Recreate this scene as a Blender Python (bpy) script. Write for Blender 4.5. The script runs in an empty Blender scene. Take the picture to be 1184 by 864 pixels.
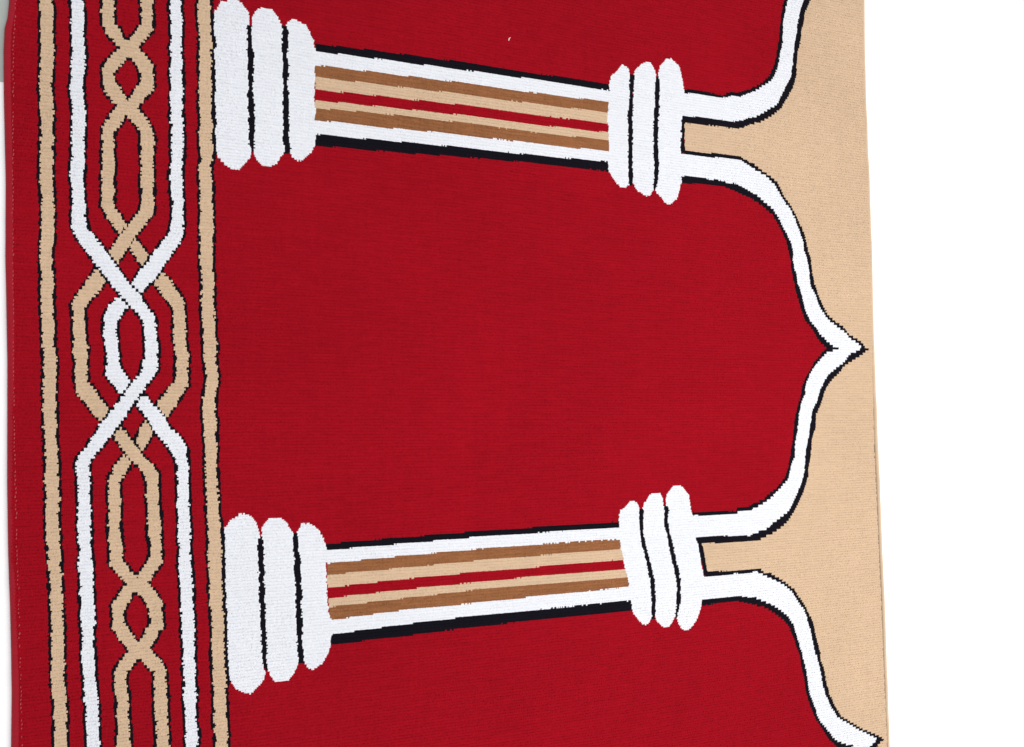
import bpy, math
import numpy as np
from mathutils import Matrix, Vector

sc = bpy.context.scene
rng = np.random.default_rng(7)

# ------------------------------------------------------------------ camera
W, H = 1184.0, 864.0          # frame in which the pattern was measured
F = 900.0                     # focal length in those units
CAM_H = 1.0
TILT = math.atan(F / 2505.0)  # the far side of the carpet lies to the right
ROLL = math.radians(0.8)
cam_data = bpy.data.cameras.new("camera")
cam = bpy.data.objects.new("camera", cam_data)
sc.collection.objects.link(cam)
cam_data.sensor_width = 36.0
cam_data.lens = F / W * 36.0
cam_data.clip_start = 0.01
cam_data.clip_end = 100.0
MR = Matrix.Rotation(-TILT, 4, 'Y') @ Matrix.Rotation(ROLL, 4, 'Z')
cam.matrix_world = Matrix.Translation((0, 0, CAM_H)) @ MR
sc.camera = cam
R = np.array(MR.to_3x3())

def w2p(X, Y):
    """carpet plane -> frame position"""
    d = np.stack([X, Y, np.full_like(X, -CAM_H)], -1) @ R
    return W / 2 - F * d[..., 0] / d[..., 2], H / 2 + F * d[..., 1] / d[..., 2]

def p2w(x, y):
    """frame position -> carpet plane"""
    x = np.asarray(x, float); y = np.asarray(y, float)
    c = np.stack([(x - W / 2) / F, -(y - H / 2) / F, -np.ones_like(x)], -1) @ R.T
    t = -CAM_H / c[..., 2]
    return c[..., 0] * t, c[..., 1] * t

# ------------------------------------------------------------------ light
world = bpy.data.worlds.new("World")
sc.world = world
world.use_nodes = True
world.node_tree.nodes["Background"].inputs[0].default_value = (0.93, 0.96, 1.0, 1)
world.node_tree.nodes["Background"].inputs[1].default_value = 0.79
def area(name, loc, target, size, power, col):
    l = bpy.data.lights.new(name, 'AREA'); l.shape = 'RECTANGLE'
    l.size, l.size_y, l.energy, l.color = size[0], size[1], power, col
    o = bpy.data.objects.new(name, l); sc.collection.objects.link(o)
    o.location = loc
    o.rotation_euler = (Vector(target) - Vector(loc)).to_track_quat('-Z', 'Y').to_euler()
    return o
area("added_soft_light", (1.1, -0.20, 1.75), (0.3, -0.1, 0), (1.8, 1.8), 33, (1.0, 0.965, 0.93))  # added soft area lamp, not a window; its falloff brightens the right side
sc.view_settings.view_transform = 'Standard'
sc.view_settings.look = 'None'
sc.view_settings.exposure = 0.0
sc.view_settings.gamma = 1.0

# ------------------------------------------------------------------ materials
def yarn(name, col, var=0.16, sat=0.0, rough=0.95, sheen=0.12, shcol=(1, 1, 1, 1)):
    m = bpy.data.materials.new(name); m.use_nodes = True
    nt = m.node_tree; n = nt.nodes; L = nt.links
    b = n["Principled BSDF"]
    b.inputs["Roughness"].default_value = rough
    b.inputs["Specular IOR Level"].default_value = 0.04
    b.inputs["Sheen Weight"].default_value = sheen
    b.inputs["Sheen Roughness"].default_value = 0.6
    b.inputs["Sheen Tint"].default_value = shcol
    g = n.new("ShaderNodeNewGeometry")
    def noise(scale, xyz, detail=2.0):
        mp = n.new("ShaderNodeMapping"); mp.inputs["Scale"].default_value = xyz
        t = n.new("ShaderNodeTexNoise"); t.inputs["Scale"].default_value = scale
        t.inputs["Detail"].default_value = detail
        L.new(g.outputs["Position"], mp.inputs[0]); L.new(mp.outputs[0], t.inputs[0])
        return t.outputs["Fac"]
    def madd(a, k, c):
        q = n.new("ShaderNodeMath"); q.operation = 'MULTIPLY_ADD'
        L.new(a, q.inputs[0]); q.inputs[1].default_value = k
        if isinstance(c, float): q.inputs[2].default_value = c
        else: L.new(c, q.inputs[2])
        return q.outputs[0]
    f1 = noise(420, (1, 1, 1))            # single tufts
    f2 = noise(330, (0.10, 1, 1))         # pick rows
    f3 = noise(5, (1, 1, 1), 4.0)         # wear
    f4 = noise(200, (1, 0.06, 1))         # warp lines
    v = madd(f1, var * 1.3, 1.0 - var * 1.9)
    v = madd(f2, var * 1.4, v)
    v = madd(f3, var * 1.0, v)
    v = madd(f4, var * 0.5, v)
    mx = n.new("ShaderNodeVectorMath"); mx.operation = 'SCALE'
    mx.inputs[0].default_value = col[:3]
    L.new(v, mx.inputs["Scale"])
    L.new(mx.outputs[0], b.inputs["Base Color"])
    return m

RED, TAN, WHITE, BLACK, BROWN = range(5)
mats = [
    yarn("red_yarn", (0.292, 0.0038, 0.0105), 0.26, sheen=0.0, shcol=(1, .3, .4, 1)),
    yarn("tan_yarn", (0.585, 0.420, 0.281), 0.16, sheen=0.0),
    yarn("white_yarn", (0.735, 0.748, 0.785), 0.07, sheen=0.0),
    yarn("black_yarn", (0.0058, 0.0048, 0.0085), 0.30, sheen=0.02),
    yarn("brown_yarn", (0.25, 0.100, 0.040), 0.45, sheen=0.05),
]

# ------------------------------------------------------------------ woven design
# every curve below was measured on the carpet; tiles are (x0, y0, scale)
def P(tile, pts):
    x0, y0, s = tile
    return [(x0 + a / s, y0 + b / s) for a, b in pts]
def S(rows):                         # rows: list of (tile, x0, [(zy, zl, zr)])
    out = []
    for y0, x0, lst in rows:
        for zy, a, b in lst:
            out.append((y0 + zy / SC, x0 + a / SC, x0 + b / SC))
    out.sort()
    return np.array(out)
SC = 9.817
stripe_left = np.array([(0,46.8,61.1),(15,48.5,62.6),(44,48.3,62.2),(60,49.0,63.2),(88,47.8,61.1),(105,46.9,60.8),(130,48.8,62.8),(150,48.6,62.5),(176,48.3,62.6),
    (200,47.5,61.5),(220,48.6,62.6),(245,50.3,63.5),(264,49.3,63.1),(285,48,62.0),(308,48.3,61.1),(330,48.9,62.8),(352,48.8,62.2),(380,50.2,63.6),(396,50.9,63.6),(418,52.5,66.3),(440,51.9,65.6),(484,51.9,66.4),
    (505,53.3,66.8),(528,54.4,68.2),(550,54,68.6),(572,55,69.2),(616,55.7,69.7),(640,57,70.8),(660,59,71.8),(704,60.5,73.3),(725,61.1,74.6),(748,61,74.5),(785,61,74.8),(805,63,77),
    (820,64.1,77.9),(845,64.0,77.8),(864,64.6,78.9)])
stripe_right = S([(0,150,[(0,785,905),(60,785,915),(160,770,910),(250,790,915),(350,795,915),(430,805,920),(560,795,945),(600,800,910),(700,795,925)]),
 (88,150,[(0,800,925),(100,805,930),(200,790,930),(330,790,925),(450,800,930),(560,810,940),(650,790,930),(750,800,935)]),
 (176,150,[(0,805,945),(100,810,940),(170,795,920),(250,800,915),(350,800,940),(450,805,940),(600,800,935),(700,810,945)]),
 (264,150,[(0,800,945),(120,805,945),(200,810,935),(350,800,945),(420,810,930),(550,820,950),(680,825,950)]),
 (352,150,[(0,820,950),(100,820,960),(200,835,970),(350,840,970),(470,840,985),(540,845,990),(600,840,970),(700,860,980),(780,875,1000)]),
 (440,150,[(0,880,1000),(100,855,985),(200,840,975),(350,835,970),(500,845,990),(650,850,980),(750,865,985)]),
 (528,150,[(0,860,990),(90,865,975),(200,870,995),(400,875,990),(450,880,1010),(600,880,1005),(700,890,1020)]),
 (616,150,[(0,895,1035),(100,900,1030),(250,890,1040),(350,905,1045),(500,910,1040),(650,910,1050),(800,920,1050)]),
 (704,150,[(0,925,1060),(150,935,1065),(300,940,1070),(450,935,1065),(650,940,1080)]),
 (776,150,[(100,955,1095),(200,960,1085),(300,955,1095),(420,965,1090),(530,950,1100),(700,975,1110),(864,980,1105)])])
W1 = S([(0,30,[(0,515,645),(100,530,655),(250,530,670),(430,535,655),(600,545,685),(780,530,680)]),
 (88,30,[(0,535,670),(100,520,660),(200,515,660),(320,530,670),(400,550,680),(500,540,685),(650,535,675),(800,545,672)]),
 (176,30,[(0,530,665),(60,545,665),(130,525,665),(270,515,665),(360,535,665),(500,535,670),(650,545,680),(750,530,680),(830,535,700)]),
 (264,30,[(20,545,705),(100,585,790),(150,612,820),(220,660,875),(300,725,935),(390,785,1000),(475,855,1065),(550,905,1110),(600,950,1150),(680,1005,1220),(750,1080,1285),(800,1110,1320)]),
 (352,30,[(0,1178,1363),(60,1228,1393),(100,1268,1443),(150,1308,1468),(220,1343,1478),(350,1356,1480),(480,1368,1498),(600,1363,1498),(680,1333,1498),(760,1313,1493),(800,1293,1468)]),
 (440,30,[(0,1250,1408),(90,1175,1348),(200,1090,1270),(260,1050,1230),(320,1000,1186),(400,945,1130),(470,890,1085),(500,845,1060),(560,830,1020),(610,790,980),(680,740,920),(740,715,875),(800,650,830)]),
 (528,30,[(0,605,765),(50,580,740),(100,580,722),(180,590,722),(290,600,740),(340,608,745),(400,605,730),(500,608,730),(600,603,745),(750,605,740)]),
 (616,30,[(0,612,750),(40,605,745),(150,620,745),(230,635,745),(350,605,765),(450,630,765),(600,635,770),(680,622,775)]),
 (704,30,[(0,640,780),(60,630,785),(200,645,780),(330,655,770),(450,645,775),(560,650,792),(650,650,790)]),
 (776,30,[(60,668,795),(130,670,805),(330,675,825),(380,700,830),(500,690,828),(620,700,835),(740,705,840),(864,708,850)])])
W2 = S([(0,150,[(0,455,590),(60,475,590),(100,450,580),(200,475,590),(280,475,600),(400,480,598),(450,490,598),(560,465,590),(650,480,585),(760,470,603)]),
 (88,150,[(0,470,595),(100,475,605),(200,475,605),(300,470,600),(400,480,598),(500,465,600),(560,490,610),(650,480,610)]),
 (176,150,[(0,480,615),(130,490,605),(200,470,590),(300,460,600),(380,480,600),(440,465,600),(580,490,608),(750,490,610)]),
 (264,150,[(0,470,612),(60,450,605),(100,430,600),(150,380,585),(230,330,520),(300,270,480),(350,235,440),(400,215,395),(470,130,355),(540,90,320),(600,60,265),(660,22,200),(730,-48,152),(800,-133,72)]),
 (352,30,[(0,972,1180),(60,930,1138),(130,900,1085),(180,900,1050),(300,895,1035),(380,895,1040),(480,925,1050),(600,928,1060),(700,932,1075),(760,915,1110),(800,920,1135)]),
 (440,30,[(0,965,1180),(60,1010,1240),(130,1065,1320),(170,1110,1358),(230,1240,1408),(290,1278,1470),(330,1310,1500),(380,1343,1545),(420,1378,1580),(480,1425,1600),(570,1468,1690),(660,1540,1768),(720,1598,1800),(760,1630,1828),(830,1665,1835)]),
 (528,150,[(0,520,645),(30,530,665),(150,545,665),(300,545,670),(400,550,672),(500,545,672),(600,550,680),(700,560,680)]),
 (616,150,[(0,560,690),(80,560,690),(150,580,690),(200,570,685),(320,560,700),(430,565,702),(550,575,710),(650,585,718)]),
 (704,150,[(0,590,720),(150,600,735),(300,600,735),(450,615,735),(600,610,735)]),
 (776,150,[(0,615,745),(60,625,740),(180,630,755),(300,620,755),(450,630,750),(550,640,745),(640,640,775),(740,640,780),(864,645,770)])])
T1 = S([(0,30,[(0,860,1000),(60,880,1005),(150,870,1010),(250,885,1010),(310,890,1015),(350,915,1070),(400,930,1090),(450,960,1110),(500,1010,1165),(550,1045,1250),(600,1110,1300),(640,1175,1340),(700,1218,1385),(780,1275,1445)]),
 (88,30,[(0,1312,1450),(80,1308,1445),(140,1278,1450),(200,1238,1443),(250,1205,1385),(300,1160,1340),(350,1080,1300),(400,1010,1230),(450,975,1160),(500,945,1125),(550,910,1090),(600,885,1060),(640,885,1010),(720,880,1005)]),
 (176,30,[(0,880,1005),(80,880,1005),(120,865,1010),(160,885,1020),(300,870,1000),(450,880,1010),(550,875,1000),(600,865,1000),(640,870,1010),(680,900,1040),(750,930,1090),(800,980,1120)]),
 (264,30,[(0,1010,1150),(75,1065,1215),(150,1130,1270),(220,1182,1328),(300,1230,1380),(330,1250,1420),(400,1300,1470),(470,1360,1520),(520,1400,1558),(560,1430,1598),(600,1448,1628),(650,1468,1668),(700,1508,1708),(770,1563,1758)]),
 (352,150,[(0,465,620),(40,480,620),(60,500,620),(200,505,630),(300,510,635),(400,505,635),(470,520,640),(530,530,660),(630,535,675),(700,530,655),(780,530,660)]),
 (440,30,[(0,1708,1843),(60,1658,1838),(120,1608,1798),(200,1538,1748),(280,1478,1700),(330,1440,1658),(400,1400,1610),(460,1365,1555),(510,1335,1500),(560,1308,1448),(620,1273,1430),(690,1240,1395),(740,1205,1360),(800,1160,1310)]),
 (528,30,[(0,1100,1250),(50,1065,1220),(100,1010,1178),(150,1000,1160),(200,965,1130),(230,950,1090),(300,950,1070),(400,950,1070),(500,945,1080),(600,965,1080),(700,945,1070)]),
 (616,30,[(0,950,1085),(100,960,1090),(200,965,1100),(280,960,1095),(330,960,1130),(380,985,1170),(410,1005,1188),(450,1050,1215),(490,1095,1250),(560,1145,1370),(620,1210,1448),(650,1250,1465),(700,1310,1495),(750,1360,1525),(800,1380,1550)]),
 (704,30,[(0,1408,1543),(100,1418,1553),(150,1418,1568),(190,1398,1568),(220,1368,1523),(280,1343,1498),(340,1308,1468),(400,1240,1428),(470,1170,1360),(530,1115,1290),(600,1070,1235),(650,1035,1195),(690,1015,1160)]),
 (776,30,[(0,1015,1150),(60,1025,1140),(150,1015,1150),(250,1035,1165),(400,1040,1165),(550,1050,1170),(650,1050,1180),(864,1050,1190)])])
T2 = S([(0,30,[(0,1303,1448),(90,1323,1438),(200,1323,1443),(290,1325,1448),(340,1278,1445),(400,1245,1425),(440,1210,1393),(490,1175,1350),(550,1110,1300),(600,1040,1240),(650,990,1190),(700,945,1140),(750,900,1090),(800,885,1040)]),
 (88,30,[(0,880,995),(60,890,1005),(120,880,1045),(180,905,1085),(250,950,1120),(300,990,1145),(340,1030,1180),(380,1060,1270),(440,1130,1320),(500,1188,1365),(560,1240,1400),(600,1278,1430),(680,1308,1450),(740,1310,1465)]),
 (176,150,[(0,140,275),(80,135,265),(200,150,270),(330,125,265),(450,145,275),(600,140,270),(670,130,270),(700,100,270),(750,60,240),(800,20,190)]),
 (264,30,[(0,1145,1335),(60,1110,1280),(100,1065,1240),(150,1035,1205),(200,1005,1178),(250,975,1150),(300,935,1110),(350,895,1080),(400,850,1045),(450,810,1000),(490,782,960),(550,740,925),(600,705,915),(650,672,880),(700,635,850),(760,595,800)]),
 (352,30,[(0,525,705),(40,540,690),(70,545,665),(200,548,680),(300,550,685),(400,555,685),(480,560,705),(560,555,705),(650,580,700),(740,565,700),(820,570,715)]),
 (440,30,[(0,575,705),(40,590,740),(100,580,790),(170,620,830),(230,670,885),(300,730,920),(340,760,965),(400,800,1000),(450,850,1030),(500,900,1070),(550,960,1110),(600,1000,1150),(650,1015,1185),(710,1065,1240),(790,1115,1290)]),
 (528,150,[(0,0,170),(50,40,220),(100,100,275),(150,150,310),(200,180,335),(300,200,330),(400,200,335),(500,205,335),(600,210,345),(700,215,350)]),
 (616,30,[(0,1393,1533),(50,1403,1538),(150,1418,1533),(250,1413,1543),(330,1378,1543),(370,1343,1508),(430,1308,1468),(480,1278,1438),(545,1180,1393),(600,1120,1330),(650,1085,1250),(700,1050,1200),(750,1010,1178),(800,980,1150)]),
 (704,30,[(0,1000,1115),(60,985,1110),(100,1000,1125),(170,985,1140),(220,1000,1178),(260,1040,1200),(320,1070,1240),(360,1110,1275),(400,1135,1310),(440,1165,1418),(500,1240,1470),(540,1300,1510),(580,1345,1535),(650,1400,1580),(700,1445,1590)]),
 (776,150,[(0,280,425),(60,285,405),(200,290,420),(300,290,430),(450,295,430),(600,310,430),(750,310,445),(864,305,445)])])

q = 7.853
A = (240,0,q); B = (240,100,q); C = (350,40,6.544); D = (530,70,6.544)
E = (690,60,q); Fq = (690,140,q); G = (820,0,q); Hq = (790,90,q); I = (820,180,q)
J = (870,280,q); K = (870,370,q); Lq = (850,470,q); M = (790,550,q); N = (790,630,q)
O = (880,680,q); Q = (900,754,q); Rq = (250,585,q); Sq = (250,695,q)
Tq = (370,610,6.544); U = (550,590,6.544); V = (700,550,q); Wq = (700,630,q)

base1 = [P(A,[(60,864),(60,200),(70,130),(120,50),(180,35),(200,5),(250,-8),(280,25),(330,80),(370,140),(380,230),(385,864)])+P(B,[(385,540),(395,640),(340,710),(280,775),(220,770),(150,715),(95,660),(75,580),(70,400),(65,0)]),
  P(A,[(385,864),(402,200),(410,170),(450,110),(470,100),(570,100),(600,130),(640,190),(665,250),(685,300),(700,864)])+P(B,[(700,500),(690,620),(660,660),(620,715),(570,735),(500,730),(450,690),(425,640),(400,560),(395,0)]),
  P(A,[(700,864),(705,300),(715,230),(760,200),(800,205),(850,235),(890,250),(920,310),(950,370),(965,430),(975,490),(968,620),(970,864)])+P(B,[(967,0),(965,120),(975,200),(970,330),(980,440),(970,540),(940,610),(880,660),(850,690),(810,685),(770,660),(745,620),(710,560),(700,0)])]
def seps(tiles):
    out = []
    for t, lst in tiles:
        for zy, a, b in lst: out.append((t[1]+zy/t[2], t[0]+a/t[2], t[0]+b/t[2]))
    out.sort(); return np.array(out)
sep1 = [seps([(A,[(250,355,402),(300,358,402),(400,358,405),(500,362,415),(600,362,418),(700,365,415)]),(B,[(0,368,410),(100,362,412),(200,365,428),(300,370,425),(380,372,433),(450,372,420),(540,375,425),(580,388,420),(630,400,412)])]),
  seps([(A,[(255,680,715),(300,672,725),(400,672,730),(460,670,730),(520,678,715),(600,680,730),(700,680,735)]),(B,[(0,682,722),(100,680,735),(200,680,735),(300,685,735),(400,685,738),(500,685,740),(580,690,745),(630,700,745)])])]
def lines(defs):
    out = []
    for a, pa, b, pb in defs:
        l, r = P(a, pa), P(b, pb)
        mid = ((l[-1][0]+r[0][0])/2, (l[-1][1]+r[0][1])/2)   # the two tiles meet here
        out.append(np.array(l[:-1]+[mid]+r[1:]))
    return out
shaft1 = lines([(C,[(60,82),(90,85),(600,142),(1150,207)],D,[(0,25),(600,112),(1150,192)]),
 (C,[(60,142),(450,185),(1150,272)],D,[(0,85),(600,160),(1150,242)]),
 (C,[(60,242),(600,305),(1150,367)],D,[(0,180),(600,260),(1150,328)]),
 (C,[(60,332),(600,395),(1150,452)],D,[(0,265),(600,345),(1150,409)]),
 (C,[(60,427),(600,480),(1150,538)],D,[(0,345),(600,425),(1150,494)]),
 (C,[(60,507),(600,560),(1150,613)],D,[(0,425),(600,500),(1150,561)]),
 (C,[(60,567),(600,610),(1150,668)],D,[(0,480),(600,560),(1150,616)]),
 (C,[(60,657),(600,715),(1150,763)],D,[(0,572),(600,645),(1150,701)]),
 (C,[(60,762),(600,810),(1150,856)],D,[(0,665),(600,730),(1150,778)]),
 (C,[(60,850),(600,895),(1150,935)],D,[(0,738),(600,790),(1150,853)])])
shaft1_x = ((363.5,40),(363.8,200),(703,200),(703.5,60))
cap1 = [P(E,[(90,864),(78,660),(88,480),(100,370),(95,290),(120,230),(180,180),(200,135),(240,138),(270,170),(282,220),(300,860)])+P(Fq,[(290,560),(265,590),(240,618),(200,615),(150,570),(110,510),(85,455),(80,380),(92,260),(78,100),(85,0)]),
  P(E,[(290,860),(320,220),(330,180),(370,140),(420,110),(470,112),(500,160),(520,220),(530,860)])+P(Fq,[(510,500),(490,630),(460,690),(430,692),(380,665),(340,640),(310,580),(290,500),(285,0)]),
  P(E,[(515,860),(543,250),(545,190),(560,140),(610,80),(660,72),(700,110),(735,150),(750,220),(765,290),(775,380),(775,420),(750,600),(745,860)])+P(Fq,[(738,0),(738,270),(745,310),(745,500),(745,560),(720,660),(700,715),(640,768),(600,755),(560,700),(520,665),(505,620),(510,560),(515,0)])]
csep1 = [seps([(E,[(220,285,318),(300,280,322),(400,280,310),(500,275,310),(560,265,305)]),(Fq,[(0,262,300),(100,265,305),(200,265,300),(330,262,300),(400,265,300),(500,268,302),(560,272,302),(600,278,302)])]),
  seps([(E,[(235,522,542),(300,515,555),(400,508,550),(480,510,545),(560,500,545)]),(Fq,[(0,500,535),(100,495,535),(200,495,530),(300,495,535),(400,500,540),(500,498,535),(580,492,525),(640,490,500)])])]
base2 = [P(Rq,[(85,864),(75,500),(60,290),(80,240),(75,200),(110,160),(130,120),(190,90),(210,65),(270,65),(330,100),(370,160),(385,230),(400,280),(415,864)])+P(Sq,[(425,500),(430,590),(443,640),(430,690),(380,760),(310,825),(260,815),(170,780),(130,700),(100,660),(98,300),(88,0)]),
  P(Rq,[(415,860),(412,250),(410,190),(440,150),(470,110),(560,100),(610,110),(640,160),(680,210),(705,280),(740,860)])+P(Sq,[(750,500),(740,560),(700,640),(650,700),(600,710),(540,718),(500,680),(475,620),(440,560),(420,0)]),
  P(Rq,[(740,860),(720,300),(735,220),(770,180),(770,155),(840,150),(880,170),(930,220),(970,290),(985,340),(1000,420),(990,560),(1002,860)])+P(Sq,[(1010,0),(1015,100),(1040,165),(1040,250),(1030,330),(1035,390),(1000,480),(960,550),(910,580),(880,605),(840,598),(810,560),(780,520),(750,0)])]
sep2 = [seps([(Rq,[(270,395,415),(300,375,418),(400,378,430),(500,382,430),(560,388,440),(650,385,430),(750,388,440)]),(Sq,[(0,395,442),(100,400,445),(200,402,448),(300,408,455),(400,408,455),(500,415,458),(570,425,462),(620,445,462)])]),
  seps([(Rq,[(240,700,735),(300,690,745),(400,700,745),(500,705,765),(600,705,765),(700,715,765),(780,718,780)]),(Sq,[(0,718,770),(100,722,775),(200,728,785),(300,732,778),(400,735,780),(500,740,798),(550,750,795)])])]
shaft2 = lines([(Tq,[(0,117),(600,65),(1150,17)],U,[(0,150),(500,115),(1170,75)]),
 (Tq,[(0,168),(600,115),(1150,67)],U,[(0,190),(500,160),(1170,120)]),
 (Tq,[(0,268),(600,205),(1150,157)],U,[(0,280),(500,245),(1170,207)]),
 (Tq,[(0,354),(600,295),(1150,243)],U,[(0,370),(500,330),(1170,278)]),
 (Tq,[(0,450),(600,380),(1150,327)],U,[(0,455),(500,415),(1170,360)]),
 (Tq,[(0,532),(600,460),(1150,407)],U,[(0,530),(500,485),(1170,436)]),
 (Tq,[(0,598),(600,525),(1150,463)],U,[(0,585),(500,545),(1170,497)]),
 (Tq,[(0,700),(600,615),(1150,562)],U,[(0,685),(500,635),(1170,572)]),
 (Tq,[(0,808),(600,720),(1150,657)],U,[(0,780),(500,735),(1170,674)]),
 (Tq,[(0,885),(600,812),(1150,747)],U,[(0,860),(500,815),(1170,750)])])
shaft2_x = ((375,610),(382,760),(733,725),(714.5,590))
cap2 = [P(V,[(105,470),(105,360),(120,310),(160,280),(200,230),(240,222),(275,250),(292,310),(310,500),(365,800)])+P(Wq,[(385,160),(410,300),(420,500),(405,650),(385,690),(350,718),(310,700),(270,655),(240,620),(225,560),(215,480),(200,380),(190,300),(160,200)])+P(V,[(160,860),(150,750),(120,640)]),
  P(V,[(310,400),(320,300),(330,250),(360,210),(370,180),(420,150),(470,150),(500,200),(512,270),(535,420),(600,750)])+P(Wq,[(620,160),(650,350),(640,550),(610,660),(570,720),(540,742),(500,730),(460,690),(435,650),(415,500),(400,300)])+P(V,[(380,860),(325,600)]),
  P(V,[(530,300),(530,250),(535,170),(570,130),(600,85),(650,80),(700,120),(735,170),(750,250),(765,340),(790,450),(805,560)])+P(Wq,[(825,0),(870,250),(877,285),(862,490),(850,560),(820,650),(780,720),(740,755),(700,770),(670,745),(640,690),(630,640),(650,520),(650,400),(620,200)])+P(V,[(630,860),(560,500)])]
csep2 = [seps([(V,[(295,290,325),(400,292,325),(500,298,325),(600,308,342)]),(Wq,[(60,335,366),(100,345,378),(200,365,402),(300,388,425),(400,400,435),(500,405,435),(600,405,440),(665,400,425)])]),
  seps([(V,[(260,512,528),(290,515,560),(350,518,550),(430,518,550),(500,535,562),(570,550,583)]),(Wq,[(0,560,600),(100,580,615),(200,605,645),(300,625,660),(400,635,668),(500,630,665),(560,630,655),(600,620,645),(650,618,628)])])]

# arches: four curves each, red|black, black|white, white|black, black|tan
a0_red = P(G,[(710,-200),(690,-60),(670,0),(640,150),(625,330),(600,500),(570,620),(530,700),(460,770),(350,825)])+P(Hq,[(560,125),(480,150),(380,148),(370,172),(330,172),(130,138),(0,120)])+P(E,[(785,355)])
a0_wi = P(G,[(745,-200),(720,-60),(705,0),(680,80),(655,200),(650,400),(625,510),(605,630),(545,745),(470,790),(420,830)])+P(Hq,[(640,128),(560,158),(500,185),(400,178),(385,195),(330,190),(160,168),(0,152)])+P(E,[(770,384),(740,384)])
a0_wo = P(G,[(960,-200),(880,-60),(850,0),(820,50),(800,130),(775,270),(770,340),(755,400),(745,500),(735,600),(720,700)])+P(Hq,[(925,60),(870,170),(830,250),(780,280),(700,330),(640,360),(570,375),(520,395),(440,405),(300,385),(150,370),(0,360)])+P(E,[(900,602),(740,596)])
a0_tan = P(G,[(1010,-200),(930,-60),(900,0),(850,110),(810,310),(800,400),(770,520),(765,690),(740,790)])+P(Hq,[(970,100),(900,220),(860,290),(800,340),(700,400),(590,430),(530,450),(520,465),(420,465),(200,435),(0,420)])+P(E,[(940,662),(778,655)])
a1_tan = P(Fq,[(778,286),(900,300),(1000,313)])+P(Hq,[(0,682),(250,702),(500,725),(520,748),(560,762)])+P(I,[(330,65),(400,100),(440,135),(520,190),(595,255),(650,370),(720,470),(780,590),(830,700)])+P(J,[(460,0),(480,100),(500,150),(510,270),(530,370),(570,490),(620,600),(650,660),(720,725)])+P(K,[(800,70),(850,135),(920,180),(975,215),(990,250),(1030,265),(990,290),(960,320),(880,370),(800,420),(770,470),(700,540),(650,600),(620,680),(600,750),(570,820)])+P(Lq,[(710,70),(700,200),(670,310),(660,470),(640,560)])+P(M,[(1110,0),(1080,110),(1030,220),(990,310),(930,400),(870,460),(780,520),(720,545),(660,585),(500,590),(300,600),(145,606)])
a1_wo = P(Fq,[(740,310),(900,325),(1060,343)])+P(I,[(0,25),(180,40),(260,50),(300,75),(400,140),(500,200),(580,280),(620,360),(680,450),(720,500),(760,590),(790,680),(820,770)])+P(J,[(435,0),(445,90),(470,160),(490,260),(500,400),(540,480),(580,590),(640,680)])+P(K,[(660,0),(740,60),(820,120),(850,165),(930,210),(960,240),(950,270),(860,310),(800,390),(730,440),(660,500),(620,570),(590,640),(565,730),(530,800)])+P(Lq,[(670,80),(655,200),(640,300),(615,440),(610,560)])+P(M,[(1070,0),(1040,90),(990,210),(940,310),(870,370),(800,420),(750,470),(660,505),(590,540),(400,540),(200,545),(90,552)])
a1_wi = P(Fq,[(735,508),(900,518),(1000,538),(1130,545)])+P(I,[(0,220),(120,240),(130,255),(220,260),(350,330),(420,370),(470,420),(550,480),(600,550),(650,650),(700,750)])+P(J,[(325,0),(345,80),(350,130),(345,180),(370,280),(390,380),(430,500),(450,600),(500,720)])+P(K,[(560,80),(590,130),(650,190),(700,235),(760,248),(765,270),(710,280),(660,290),(600,350),(550,410),(510,470),(460,590),(455,680),(420,760)])+P(Lq,[(575,0),(555,90),(545,220),(525,330),(525,460),(490,520),(480,600),(460,660),(400,730),(330,800)])+P(M,[(800,185),(720,240),(660,275),(600,310),(480,320),(470,345),(200,355),(40,358)])
a1_red = P(Fq,[(745,568),(1000,583),(1100,590)])+P(I,[(0,270),(110,285),(200,320),(330,375),(450,450),(560,545),(610,630),(660,730)])+P(J,[(290,0),(325,150),(340,280),(370,430),(410,570),(450,690)])+P(K,[(455,0),(540,110),(590,200),(650,255),(600,320),(550,370),(500,460),(430,600),(420,700),(385,800)])+P(Lq,[(525,120),(505,300),(485,450),(465,560),(430,650),(370,730),(280,800)])+P(M,[(740,200),(650,245),(590,270),(580,290),(470,295),(465,322),(60,330)])
a2_tan = P(N,[(205,245),(450,230),(600,222),(675,212),(690,240),(790,265),(900,335),(980,395),(1020,470)])+P(O,[(330,90),(400,210),(440,300),(470,440),(510,580)])+P(Q,[(345,0),(350,60),(385,130),(400,240),(430,360),(480,470),(540,570),(640,630),(740,690),(800,715),(880,750),(925,775),(880,810),(850,860),(790,930),(700,1010)])
a2_wo = P(N,[(165,280),(300,275),(420,260),(650,240),(700,265),(800,310),(870,345),(950,405),(1000,480)])+P(O,[(300,100),(370,200),(400,300),(430,400),(450,520),(475,620)])+P(Q,[(315,0),(330,60),(360,180),(370,260),(400,370),(450,480),(510,580),(600,630),(700,690),(800,740),(860,770),(850,800),(810,830),(790,855),(740,910),(650,1000)])
a2_wi = P(N,[(145,490),(290,475),(500,452),(530,465),(620,465),(720,505),(800,540),(870,590),(930,640)])+P(O,[(270,320),(300,420),(350,580)])+P(Q,[(190,0),(205,60),(235,170),(245,280),(270,380),(310,490),(340,590),(420,690),(490,780),(570,820),(650,825),(655,845),(600,870),(540,960),(520,1010)])
a2_red = P(N,[(155,537),(300,520),(450,500),(520,505),(600,525),(720,555),(830,625),(900,680)])+P(O,[(240,350),(290,480),(340,620)])+P(Q,[(190,110),(215,220),(240,380),(300,560),(370,670),(430,770),(520,850),(500,900),(450,1010)])
joint1 = P(E,[(738,596),(780,596),(776,864)])+P(Fq,[(780,200),(780,300),(738,312)])
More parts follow.
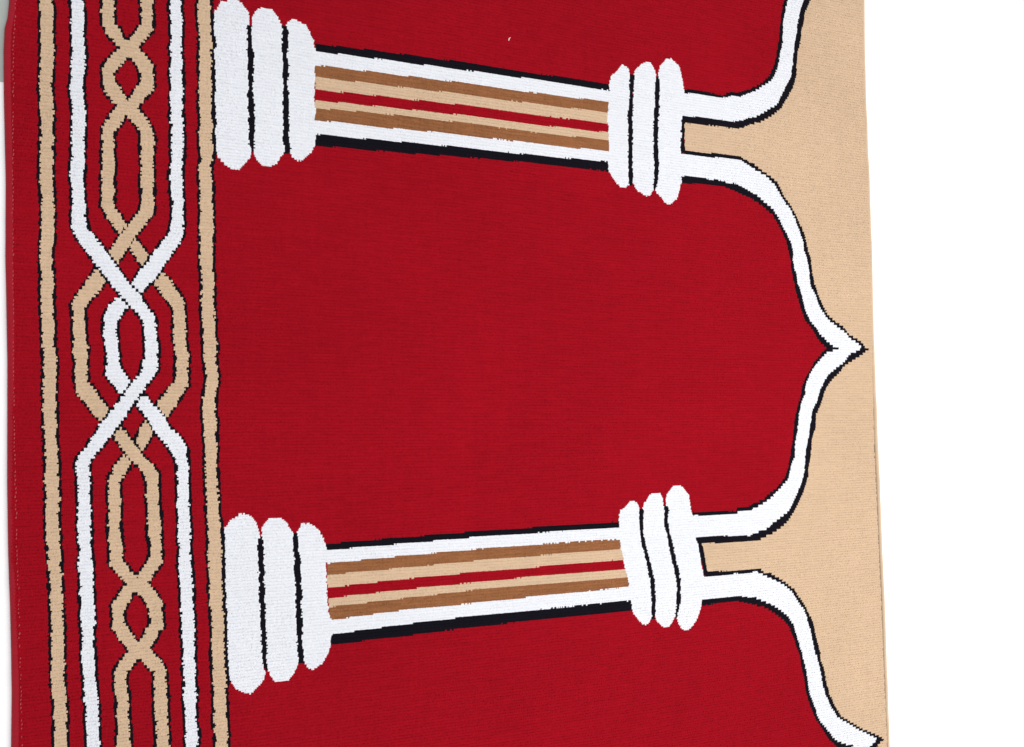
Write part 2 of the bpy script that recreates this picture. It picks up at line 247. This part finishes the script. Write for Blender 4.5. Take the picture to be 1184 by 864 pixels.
joint2 = P(M,[(92,552),(150,552),(155,606),(180,720),(204,864)])+P(N,[(207,245),(207,275),(168,280),(165,210),(110,0)])
tan_poly = [(1200,-60)]+a0_tan+a1_tan+a2_tan+[(1200,960)]

left_edge = np.array([(-400,30),(-100,20),(0,11.3),(22,9.2),(34,5.8),(60,4.6),(110,4.8),(210,7),(300,6.6),(344,7.6),(420,8.9),(560,8.7),(640,9.9),(700,12),(750,13.2),(800,14),(864,13.2),(1300,22)], float)
right_edge = np.array([(-400,992),(0,997),(105,998.6),(210,1003),(280,1005.5),(390,1008),(480,1011.5),(560,1015),(620,1017),(680,1019.8),(790,1023.8),(864,1026.5),(1300,1046)], float)
stitch_x = np.array([(-400,36),(0,20),(60,17),(220,16.4),(400,16.8),(500,18.5),(640,21.6),(750,25),(864,27),(1300,38)], float)
def ev(tab, y): return np.interp(y, tab[:,0], tab[:,1])

# parts: name, index in its run
PART = {}
PNAME = []
def pid(name, idx=0):
    k = (name, idx)
    if k not in PART:
        PART[k] = len(PNAME); PNAME.append(k)
    return PART[k]

def inside(poly, x, y):
    poly = np.asarray(poly); r = np.zeros(x.shape, bool)
    bx0, by0 = poly.min(0); bx1, by1 = poly.max(0)
    m = (x >= bx0) & (x <= bx1) & (y >= by0) & (y <= by1)
    xs, ys = x[m], y[m]; rr = np.zeros(xs.shape, bool)
    n = len(poly)
    for i in range(n):
        ax, ay = poly[i]; bx, by = poly[(i+1) % n]
        if ay == by: continue
        c = (ay > ys) != (by > ys)
        rr ^= c & (xs < (bx-ax)*(ys-ay)/(by-ay)+ax)
    r[m] = rr
    return r

def classify(x, xj, y, shift):
    """colour and part of each tuft at frame position x, y"""
    col = np.full(x.shape, RED); part = np.full(x.shape, pid('red_field'))
    def put(m, c, p): col[m] = c; part[m] = p
    def strand(t, o=0.0, y0=-1e9, y1=1e9):
        x_ = x if o > 1 else xj          # only the inner edge of an outline is frayed
        return (x_ > np.interp(y, t[:,0], t[:,1])-o) & (x_ < np.interp(y, t[:,0], t[:,2])+o) & (y > y0) & (y < y1)
    put(inside(tan_poly, x, y), TAN, pid('tan_spandrel'))
    OB = 3.9
    for t, nm, i in ((stripe_left,'border_stripe',0),(stripe_right,'border_stripe',1)):
        put(strand(t, OB), BLACK, pid(nm, i)); put(strand(t), TAN, pid(nm, i))
    t1, t2, w1, w2 = pid('tan_braid',0), pid('tan_braid',1), pid('white_braid',0), pid('white_braid',1)
    put(strand(T1, OB), BLACK, t1); put(strand(T2, OB), BLACK, t2); put(strand(T1), TAN, t1)
    put(strand(T2, 3.2, 262, 292), BLACK, t2); put(strand(T2, 3.2, 505, 550), BLACK, t2)
    put(strand(T2), TAN, t2)
    put(strand(W2, OB), BLACK, w2); put(strand(W2), WHITE, w2)
    put(strand(W1, OB), BLACK, w1); put(strand(W1), WHITE, w1)
    # arches
    for i, (r, wi, wo, tn) in enumerate(((a0_red,a0_wi,a0_wo,a0_tan),(a1_red,a1_wi,a1_wo,a1_tan),(a2_red,a2_wi,a2_wo,a2_tan))):
        k = pid('arch', i - shift)
        for ox, oy in ((-.9,0),(.9,0),(0,-.8),(0,.8)):
            put(inside(r + tn[::-1], x+ox, y+oy), BLACK, k)
        if i == 0: put(inside(joint1, x, y), BLACK, pid('column', 0 - shift))
        if i == 1: put(inside(joint2, x, y), BLACK, pid('column', 1 - shift))
        put(inside(wi + wo[::-1], x, y), WHITE, k)
    for i, (bs, sp, sh, sx, cp, cs) in enumerate(((base1,sep1,shaft1,shaft1_x,cap1,csep1),(base2,sep2,shaft2,shaft2_x,cap2,csep2))):
        k = i - shift
        m = inside(sx, x, y)
        ys = [np.interp(x, l[:,0], l[:,1]) for l in sh]
        for a, b, c in zip(range(9), range(1,10), (BLACK,WHITE,BROWN,TAN,RED,TAN,BROWN,WHITE,BLACK)):
            put(m & (y > ys[a]) & (y <= ys[b]), c, pid('column', k))
        gap = ((243,20),(249,18),(249,180),(243,184)) if i == 0 else ((253.5,612),(259.5,612),(263.5,786),(258,786))
        put((x < np.interp(y, stripe_right[:,0], stripe_right[:,2])+5.5) & (xj > np.interp(y, stripe_right[:,0], stripe_right[:,2])) & (y > gap[0][1]) & (y < gap[2][1]), BLACK, pid('border_stripe', 1))
        edge_ = np.interp(y, stripe_right[:,0], stripe_right[:,2])
        rim = x > edge_ + 4.9
        for pl in bs: put(inside(pl, x, y) & rim, WHITE, pid('column_base', k))
        for s in sp: put(strand(s, .25, s[0,0], s[-1,0]), BLACK, pid('column_base', k))
        for pl in cp: put(inside(pl, x, y), WHITE, pid('column_capital', k))
        for s in cs: put(strand(s, .45, s[0,0], s[-1,0]), BLACK, pid('column_capital', k))
    return col, part

# ------------------------------------------------------------------ tufts
def wave(X, Y):          # the cloth does not lie perfectly flat
    return (0.0011*np.sin(5.1*X+1.3*Y+.4)+0.0009*np.sin(2.2*X-7.3*Y+1.1)+0.0006*np.sin(11*X+6*Y)
            +0.0005*np.sin(-9*X+15*Y+2))
_, yA = p2w(268, 99); _, yB = p2w(280, 697.5)
PERIOD = float(abs(yA - yB))
DY, DX = 0.00195, 0.0017     # two shots of yarn make one visible rib
xl, _ = p2w(0, 432); xr, _ = p2w(1060, 432)
_, yt = p2w(1030, 0); _, yb = p2w(1030, 864)
nx = int((xr - xl + .04) / DX); ny = int((yt - yb + 0.30) / DY)
gx = xl - .02 + DX*np.arange(nx); gy = yb - 0.15 + DY*np.arange(ny)
X, Y = np.meshgrid(gx, gy)
bx0_, _ = p2w(365, 400); bx1_, _ = p2w(700, 400)
def bow(X):              # the ribs of the cloth run slightly askew across its middle
    return -.0096*(np.clip(X, bx0_, bx1_) - bx0_)
X = X + np.repeat(rng.uniform(-.5, .5, (ny//2+1, 1)), 2, 0)[:ny]*DX + rng.normal(0, .06, X.shape)*DX
Y = Y + rng.normal(0, .04, Y.shape)*DY + bow(X)
px, py = w2p(X, Y)
keep = (px > ev(left_edge, py)+6.0) & (px < ev(right_edge, py)-np.interp(py, [420, 520], [3.0, 4.9]))
X, Y, px, py = X[keep], Y[keep], px[keep], py[keep]
rowi = np.nonzero(keep)[0]

col = np.zeros(X.shape, int); part = np.zeros(X.shape, int)
amp = np.where(px < 262, 1.0, np.where(px < 420, .55, .35))
jx = rng.normal(0, 1, X.shape)*amp
# several picks of one row lean the same way, which gives the ragged stripe edges
lean = (rng.normal(0, .75, (ny//2+1, 90))[rowi//2, np.clip((px/13).astype(int), 0, 89)] + rng.normal(0, .45, (ny, 90))[rowi, np.clip((px/13).astype(int), 0, 89)])*amp
# a rib is coloured as a whole, so slanting outlines climb in small steps
pxr, pyr = w2p(X, gy[(rowi//2)*2] + DY/2 + bow(X))
stepped = (px < 262) | (px > 868)
qx = px.copy()
fray = jx*.30 + lean*.75
qy = np.where(stepped, pyr, py + rng.normal(0, .10, px.shape))
sh = np.zeros(X.shape, int)
for it in range(4):
    up = qy < 0; dn = qy > 864
    if not (up.any() or dn.any()): break
    sh[up] += 1; sh[dn] -= 1
    for m, s in ((up, -1), (dn, 1)):
        ax, ay = w2p(X[m], gy[(rowi[m]//2)*2] + DY/2 + bow(X[m]) - PERIOD*sh[m])
        qx[m] = ax; qy[m] = ay
for s in np.unique(sh):
    m = sh == s
    # a tuft above the frame repeats the design one period further down
    c, p = classify(qx[m], qx[m]+fray[m], qy[m], s)
    col[m] = c; part[m] = p

def build_tufts(mask, name, parent, hgt):
    n = int(mask.sum())
    if n == 0: return None
    x, y, c = X[mask], Y[mask], col[mask]
    z0 = wave(x, y)
    rw = rowi[mask]
    zt = z0 + hgt + rng.normal(0, .00013, n) + np.where(c == BLACK, -.0002, 0) + np.where((c == WHITE) | (c == TAN), .0002, 0)
    hx, hy = DX*.66, DY*.60
    tx, ty = DX*.45, DY*.44
    v = np.zeros((n, 8, 3))
    sx = np.array([-1, 1, 1, -1]); sy = np.array([-1, -1, 1, 1])
    v[:, :4, 0] = x[:, None] + sx*hx; v[:, :4, 1] = y[:, None] + sy*hy
    v[:, :4, 2] = (zt - .0007)[:, None]
    v[:, 4:, 0] = x[:, None] + sx*tx + rng.normal(0, .00007, (n, 4)); v[:, 4:, 1] = y[:, None] + sy*ty + rng.normal(0, .00006, (n, 4))
    v[:, 4:, 2] = zt[:, None] + rng.normal(0, .00013, (n, 4))
    v[:, 4:, 2] -= np.where((sy[None] > 0) == (rw % 2 == 1)[:, None], .0010, 0)      # groove between ribs
    f = np.array([[4,5,6,7],[0,1,5,4],[1,2,6,5],[2,3,7,6],[3,0,4,7]])
    faces = (np.arange(n)[:, None, None]*8 + f[None]).reshape(-1, 4)
    me = bpy.data.meshes.new(name)
    me.vertices.add(n*8); me.vertices.foreach_set("co", v.reshape(-1).astype(np.float32))
    me.loops.add(len(faces)*4); me.loops.foreach_set("vertex_index", faces.reshape(-1).astype(np.int32))
    me.polygons.add(len(faces)); me.polygons.foreach_set("loop_start", np.arange(0, len(faces)*4, 4, dtype=np.int32))
    used = [int(k) for k in np.unique(c)]
    for k in used: me.materials.append(mats[k])
    idx = np.zeros(5, int); idx[used] = np.arange(len(used))
    me.polygons.foreach_set("material_index", np.repeat(idx[c], 5).astype(np.int32))
    me.update(calc_edges=True)
    o = bpy.data.objects.new(name, me); sc.collection.objects.link(o)
    o.parent = parent
    return o

def mesh_obj(name, verts, faces, mat, parent=None, smooth=False):
    me = bpy.data.meshes.new(name)
    me.from_pydata([tuple(map(float, v)) for v in verts], [], faces); me.update()
    me.materials.append(mat)
    if smooth: me.polygons.foreach_set("use_smooth", [True]*len(me.polygons))
    o = bpy.data.objects.new(name, me); sc.collection.objects.link(o)
    if parent: o.parent = parent
    return o

carpet = bpy.data.objects.new("prayer_carpet", None)
carpet.empty_display_size = 0.2
sc.collection.objects.link(carpet)
carpet["label"] = "red prayer carpet with white columns and arches and a braided border, lying on white floor"
carpet["category"] = "carpet"
PILE = 0.0072
made = {}
order = sorted(range(len(PNAME)), key=lambda i: {'column': 0}.get(PNAME[i][0], 1))
for i in order:
    nm, idx = PNAME[i]
    par = carpet
    if nm in ('column_base', 'column_capital'):
        par = made.get(('column', idx), carpet)
    o = build_tufts(part == i, nm, par, PILE)
    if o: made[(nm, idx)] = o

# ------------------------------------------------------------------ backing and bindings
ys = np.linspace(-330, 1190, 380)
def edge_world(tab, off=0.0):
    return p2w(ev(tab, ys)+off, ys)
lx, ly = edge_world(left_edge, 2.0); rx, ry = edge_world(right_edge, -1.5)
ymax, ymin = Y.max(), Y.min()
def clipy(a, b):
    m = (b <= ymax+.002) & (b >= ymin-.002); return a[m], b[m]
lx, ly = clipy(lx, ly); rx, ry = clipy(rx, ry)
vs, fs = [], []
NB = 150
yy = np.linspace(ymax, ymin, NB)
li = np.interp(yy, ly[::-1], lx[::-1]); ri = np.interp(yy, ry[::-1], rx[::-1])
NC = 60
for z_off in (.0050, 0.0):
    for k in range(NB):
        xs_ = np.linspace(li[k], ri[k], NC)
        zz = (wave(xs_, np.full(NC, yy[k])) + z_off) if z_off else np.zeros(NC)
        for a in range(NC): vs.append((xs_[a], yy[k], zz[a] if z_off else .0006))
def vid(l, k, a): return l*NB*NC + k*NC + a
for k in range(NB-1):
    for a in range(NC-1):
        fs.append((vid(0,k,a), vid(0,k+1,a), vid(0,k+1,a+1), vid(0,k,a+1)))
        fs.append((vid(1,k,a), vid(1,k,a+1), vid(1,k+1,a+1), vid(1,k+1,a)))
    fs.append((vid(0,k,0), vid(1,k,0), vid(1,k+1,0), vid(0,k+1,0)))
    fs.append((vid(0,k,NC-1), vid(0,k+1,NC-1), vid(1,k+1,NC-1), vid(1,k,NC-1)))
for a in range(NC-1):
    fs.append((vid(0,0,a), vid(0,0,a+1), vid(1,0,a+1), vid(1,0,a)))
    fs.append((vid(0,NB-1,a), vid(1,NB-1,a), vid(1,NB-1,a+1), vid(0,NB-1,a+1)))
mesh_obj("backing", vs, fs, yarn("backing_jute", (0.20, 0.09, 0.06), .2), carpet)

def binding(name, tab, w_px, side, mat, hz, pitch):
    """overlocked edge: a flattened roll whose threads make fine ribs"""
    step = pitch/4
    n = int((ymax-ymin)/step)
    yv = np.linspace(ymax, ymin, n)
    ex, ey = p2w(ev(tab, ys), ys); ix, iy = p2w(ev(tab, ys)+side*w_px, ys)
    xo = np.interp(yv, ey[::-1], ex[::-1]); xi = np.interp(yv, iy[::-1], ix[::-1])
    prof = [(math.cos(t), math.sin(t)) for t in np.linspace(math.pi, 0, 11)] + [(1, -.0), (-1, -.0)]
    prof = [(math.cos(t), math.sin(t)) for t in np.linspace(math.pi*1.05, -math.pi*.05, 12)]
    ph = np.abs(np.sin(np.arange(n)*math.pi/4))
    vs = []; m = len(prof)
    slow = np.interp(np.arange(n), np.arange(0, n+40, 40), rng.normal(0, .05, len(np.arange(0, n+40, 40))))
    for k in range(n):
        cx = (xo[k]+xi[k])/2; hw = abs(xi[k]-xo[k])/2
        r = .90+.10*ph[k] + slow[k]
        for c_, s_ in prof:
            vs.append((cx + c_*hw*(.97+.03*ph[k]), yv[k], max(.0004, .0012 + s_*(hz-.0012)*r)))
    fs = [(k*m+j, k*m+j+1, (k+1)*m+j+1, (k+1)*m+j) for k in range(n-1) for j in range(m-1)]
    fs = [f[::-1] for f in fs]
    fs += [tuple(range(m)), tuple(range((n-1)*m, n*m))[::-1]]
    return mesh_obj(name, vs, fs, mat, carpet, True)
bind_red = yarn("binding_red_thread", (0.275, 0.0075, 0.017), .18, sheen=.15, shcol=(1, .5, .5, 1), rough=.8)
bind_tan = yarn("binding_tan_thread", (0.60, 0.45, 0.31), .12, sheen=.1)
binding("edge_binding", left_edge, 11.0, 1, bind_red, .0077, .0021)
binding("edge_binding", right_edge, 4.2, -1, bind_tan, .0078, .0024)

# lock stitches along the bound edge
vs, fs = [], []
st = yarn("stitch_thread", (0.40, 0.026, 0.034), .2, sheen=.3, rough=.6)
sx_, sy_ = p2w(ev(stitch_x, ys), ys)
yv = np.arange(ymin+.01, ymax-.01, .0046)
xv = np.interp(yv, sy_[::-1], sx_[::-1])
for x_, y_ in zip(xv, yv):
    if rng.random() < .18: continue
    x_ += rng.normal(0, .00035); ln = rng.uniform(.0009, .0017); w_ = rng.uniform(.0004, .0007)
    z_ = float(wave(np.array(x_), np.array(y_))) + PILE - .0001
    b0 = len(vs); ns = 6
    for j, (t, rr) in enumerate(((-1, .25), (-.6, .85), (0, 1), (.6, .85), (1, .25))):
        for a in range(ns):
            an = 2*math.pi*a/ns
            vs.append((x_+math.cos(an)*w_*rr + t*.0002, y_+t*ln, z_+math.sin(an)*w_*rr*.9 + .0004*(1-t*t)))
    for j in range(4):
        for a in range(ns):
            fs.append((b0+j*ns+a, b0+j*ns+(a+1) % ns, b0+(j+1)*ns+(a+1) % ns, b0+(j+1)*ns+a))
    fs.append(tuple(b0+a for a in range(ns))[::-1]); fs.append(tuple(b0+4*ns+a for a in range(ns)))
mesh_obj("stitching", vs, fs, st, carpet, True)

# ------------------------------------------------------------------ setting
def plain(name, colr, rough, bump=0.0, scale=60, var=.04):
    m = bpy.data.materials.new(name); m.use_nodes = True
    nt = m.node_tree; n = nt.nodes; L = nt.links; b = n["Principled BSDF"]
    b.inputs["Roughness"].default_value = rough; b.inputs["Specular IOR Level"].default_value = .25
    g = n.new("ShaderNodeNewGeometry"); t = n.new("ShaderNodeTexNoise")
    t.inputs["Scale"].default_value = scale; t.inputs["Detail"].default_value = 5
    L.new(g.outputs["Position"], t.inputs[0])
    q_ = n.new("ShaderNodeMath"); q_.operation = 'MULTIPLY_ADD'; q_.inputs[1].default_value = var; q_.inputs[2].default_value = 1-var/2
    L.new(t.outputs["Fac"], q_.inputs[0])
    s_ = n.new("ShaderNodeVectorMath"); s_.operation = 'SCALE'; s_.inputs[0].default_value = colr
    L.new(q_.outputs[0], s_.inputs["Scale"]); L.new(s_.outputs[0], b.inputs["Base Color"])
    return m
floor = mesh_obj("floor", [(-4,-4,0),(5,-4,0),(5,4,0),(-4,4,0)], [(0,1,2,3)], plain("white_floor", (.93,.93,.93), .6, var=.02))
floor["kind"] = "structure"
# grey tile peeping out past the far left corner
ax_, ay_ = p2w(-190, 90); bx_, by_ = p2w(40, 96); cx_, cy_ = p2w(40, -260); dx_, dy_ = p2w(-190, -260)
def slab(name, pts, z0, z1, bev, mat):
    pts = [Vector((float(a), float(b))) for a, b in pts]; c = sum(pts, Vector((0, 0)))/len(pts)
    ins = [p + (c-p).normalized()*bev for p in pts]
    vs = [(p.x, p.y, z0) for p in pts]+[(p.x, p.y, z1-bev) for p in pts]+[(p.x, p.y, z1) for p in ins]
    n = len(pts); fs = [tuple(range(n))[::-1], tuple(range(2*n, 3*n))]
    for l in range(2):
        for a in range(n): fs.append((l*n+a, l*n+(a+1) % n, (l+1)*n+(a+1) % n, (l+1)*n+a))
    return mesh_obj(name, vs, fs, mat)
tile = slab("floor_tile", [(ax_,ay_),(bx_,by_),(cx_,cy_),(dx_,dy_)], .0002, .0010, .0003, plain("grey_tile", (.36,.385,.355), .5, scale=35, var=.25))
tile["label"] = "pale grey tile showing beside the upper left corner of the carpet"
tile["category"] = "tile"

# lint on the pile
def lint(px_, py_, size, ang, label, colr):
    x_, y_ = p2w(px_, py_); x_, y_ = float(x_), float(y_)
    z_ = float(wave(np.array(x_), np.array(y_))) + PILE
    vs, fs = [], []; ns = 7; nr = 9
    for j in range(nr):
        t = j/(nr-1); rr = size*.34*math.sin(math.pi*(.08+.84*t))*(1+.3*math.sin(5*t+ang))
        cx, cy = (t-.5)*size*2, math.sin(t*2.4)*size*.45
        X_ = x_ + cx*math.cos(ang)-cy*math.sin(ang); Y_ = y_ + cx*math.sin(ang)+cy*math.cos(ang)
        for a in range(ns):
            an = 2*math.pi*a/ns
            vs.append((X_+math.cos(an)*rr*math.sin(ang), Y_-math.cos(an)*rr*math.cos(ang), z_+.0004+math.sin(an)*rr))
    for j in range(nr-1):
        for a in range(ns): fs.append((j*ns+a, j*ns+(a+1) % ns, (j+1)*ns+(a+1) % ns, (j+1)*ns+a))
    fs.append(tuple(range(ns))[::-1]); fs.append(tuple((nr-1)*ns+a for a in range(ns)))
    o = mesh_obj("lint_speck", vs, fs, yarn("lint_fluff", colr, .1), None, True)
    o["label"] = label; o["category"] = "lint"
    return o
lint(587.5, 48, .0030, .9, "tiny pale pink lint speck on the red pile above the upper striped column shaft", (.85,.45,.45))
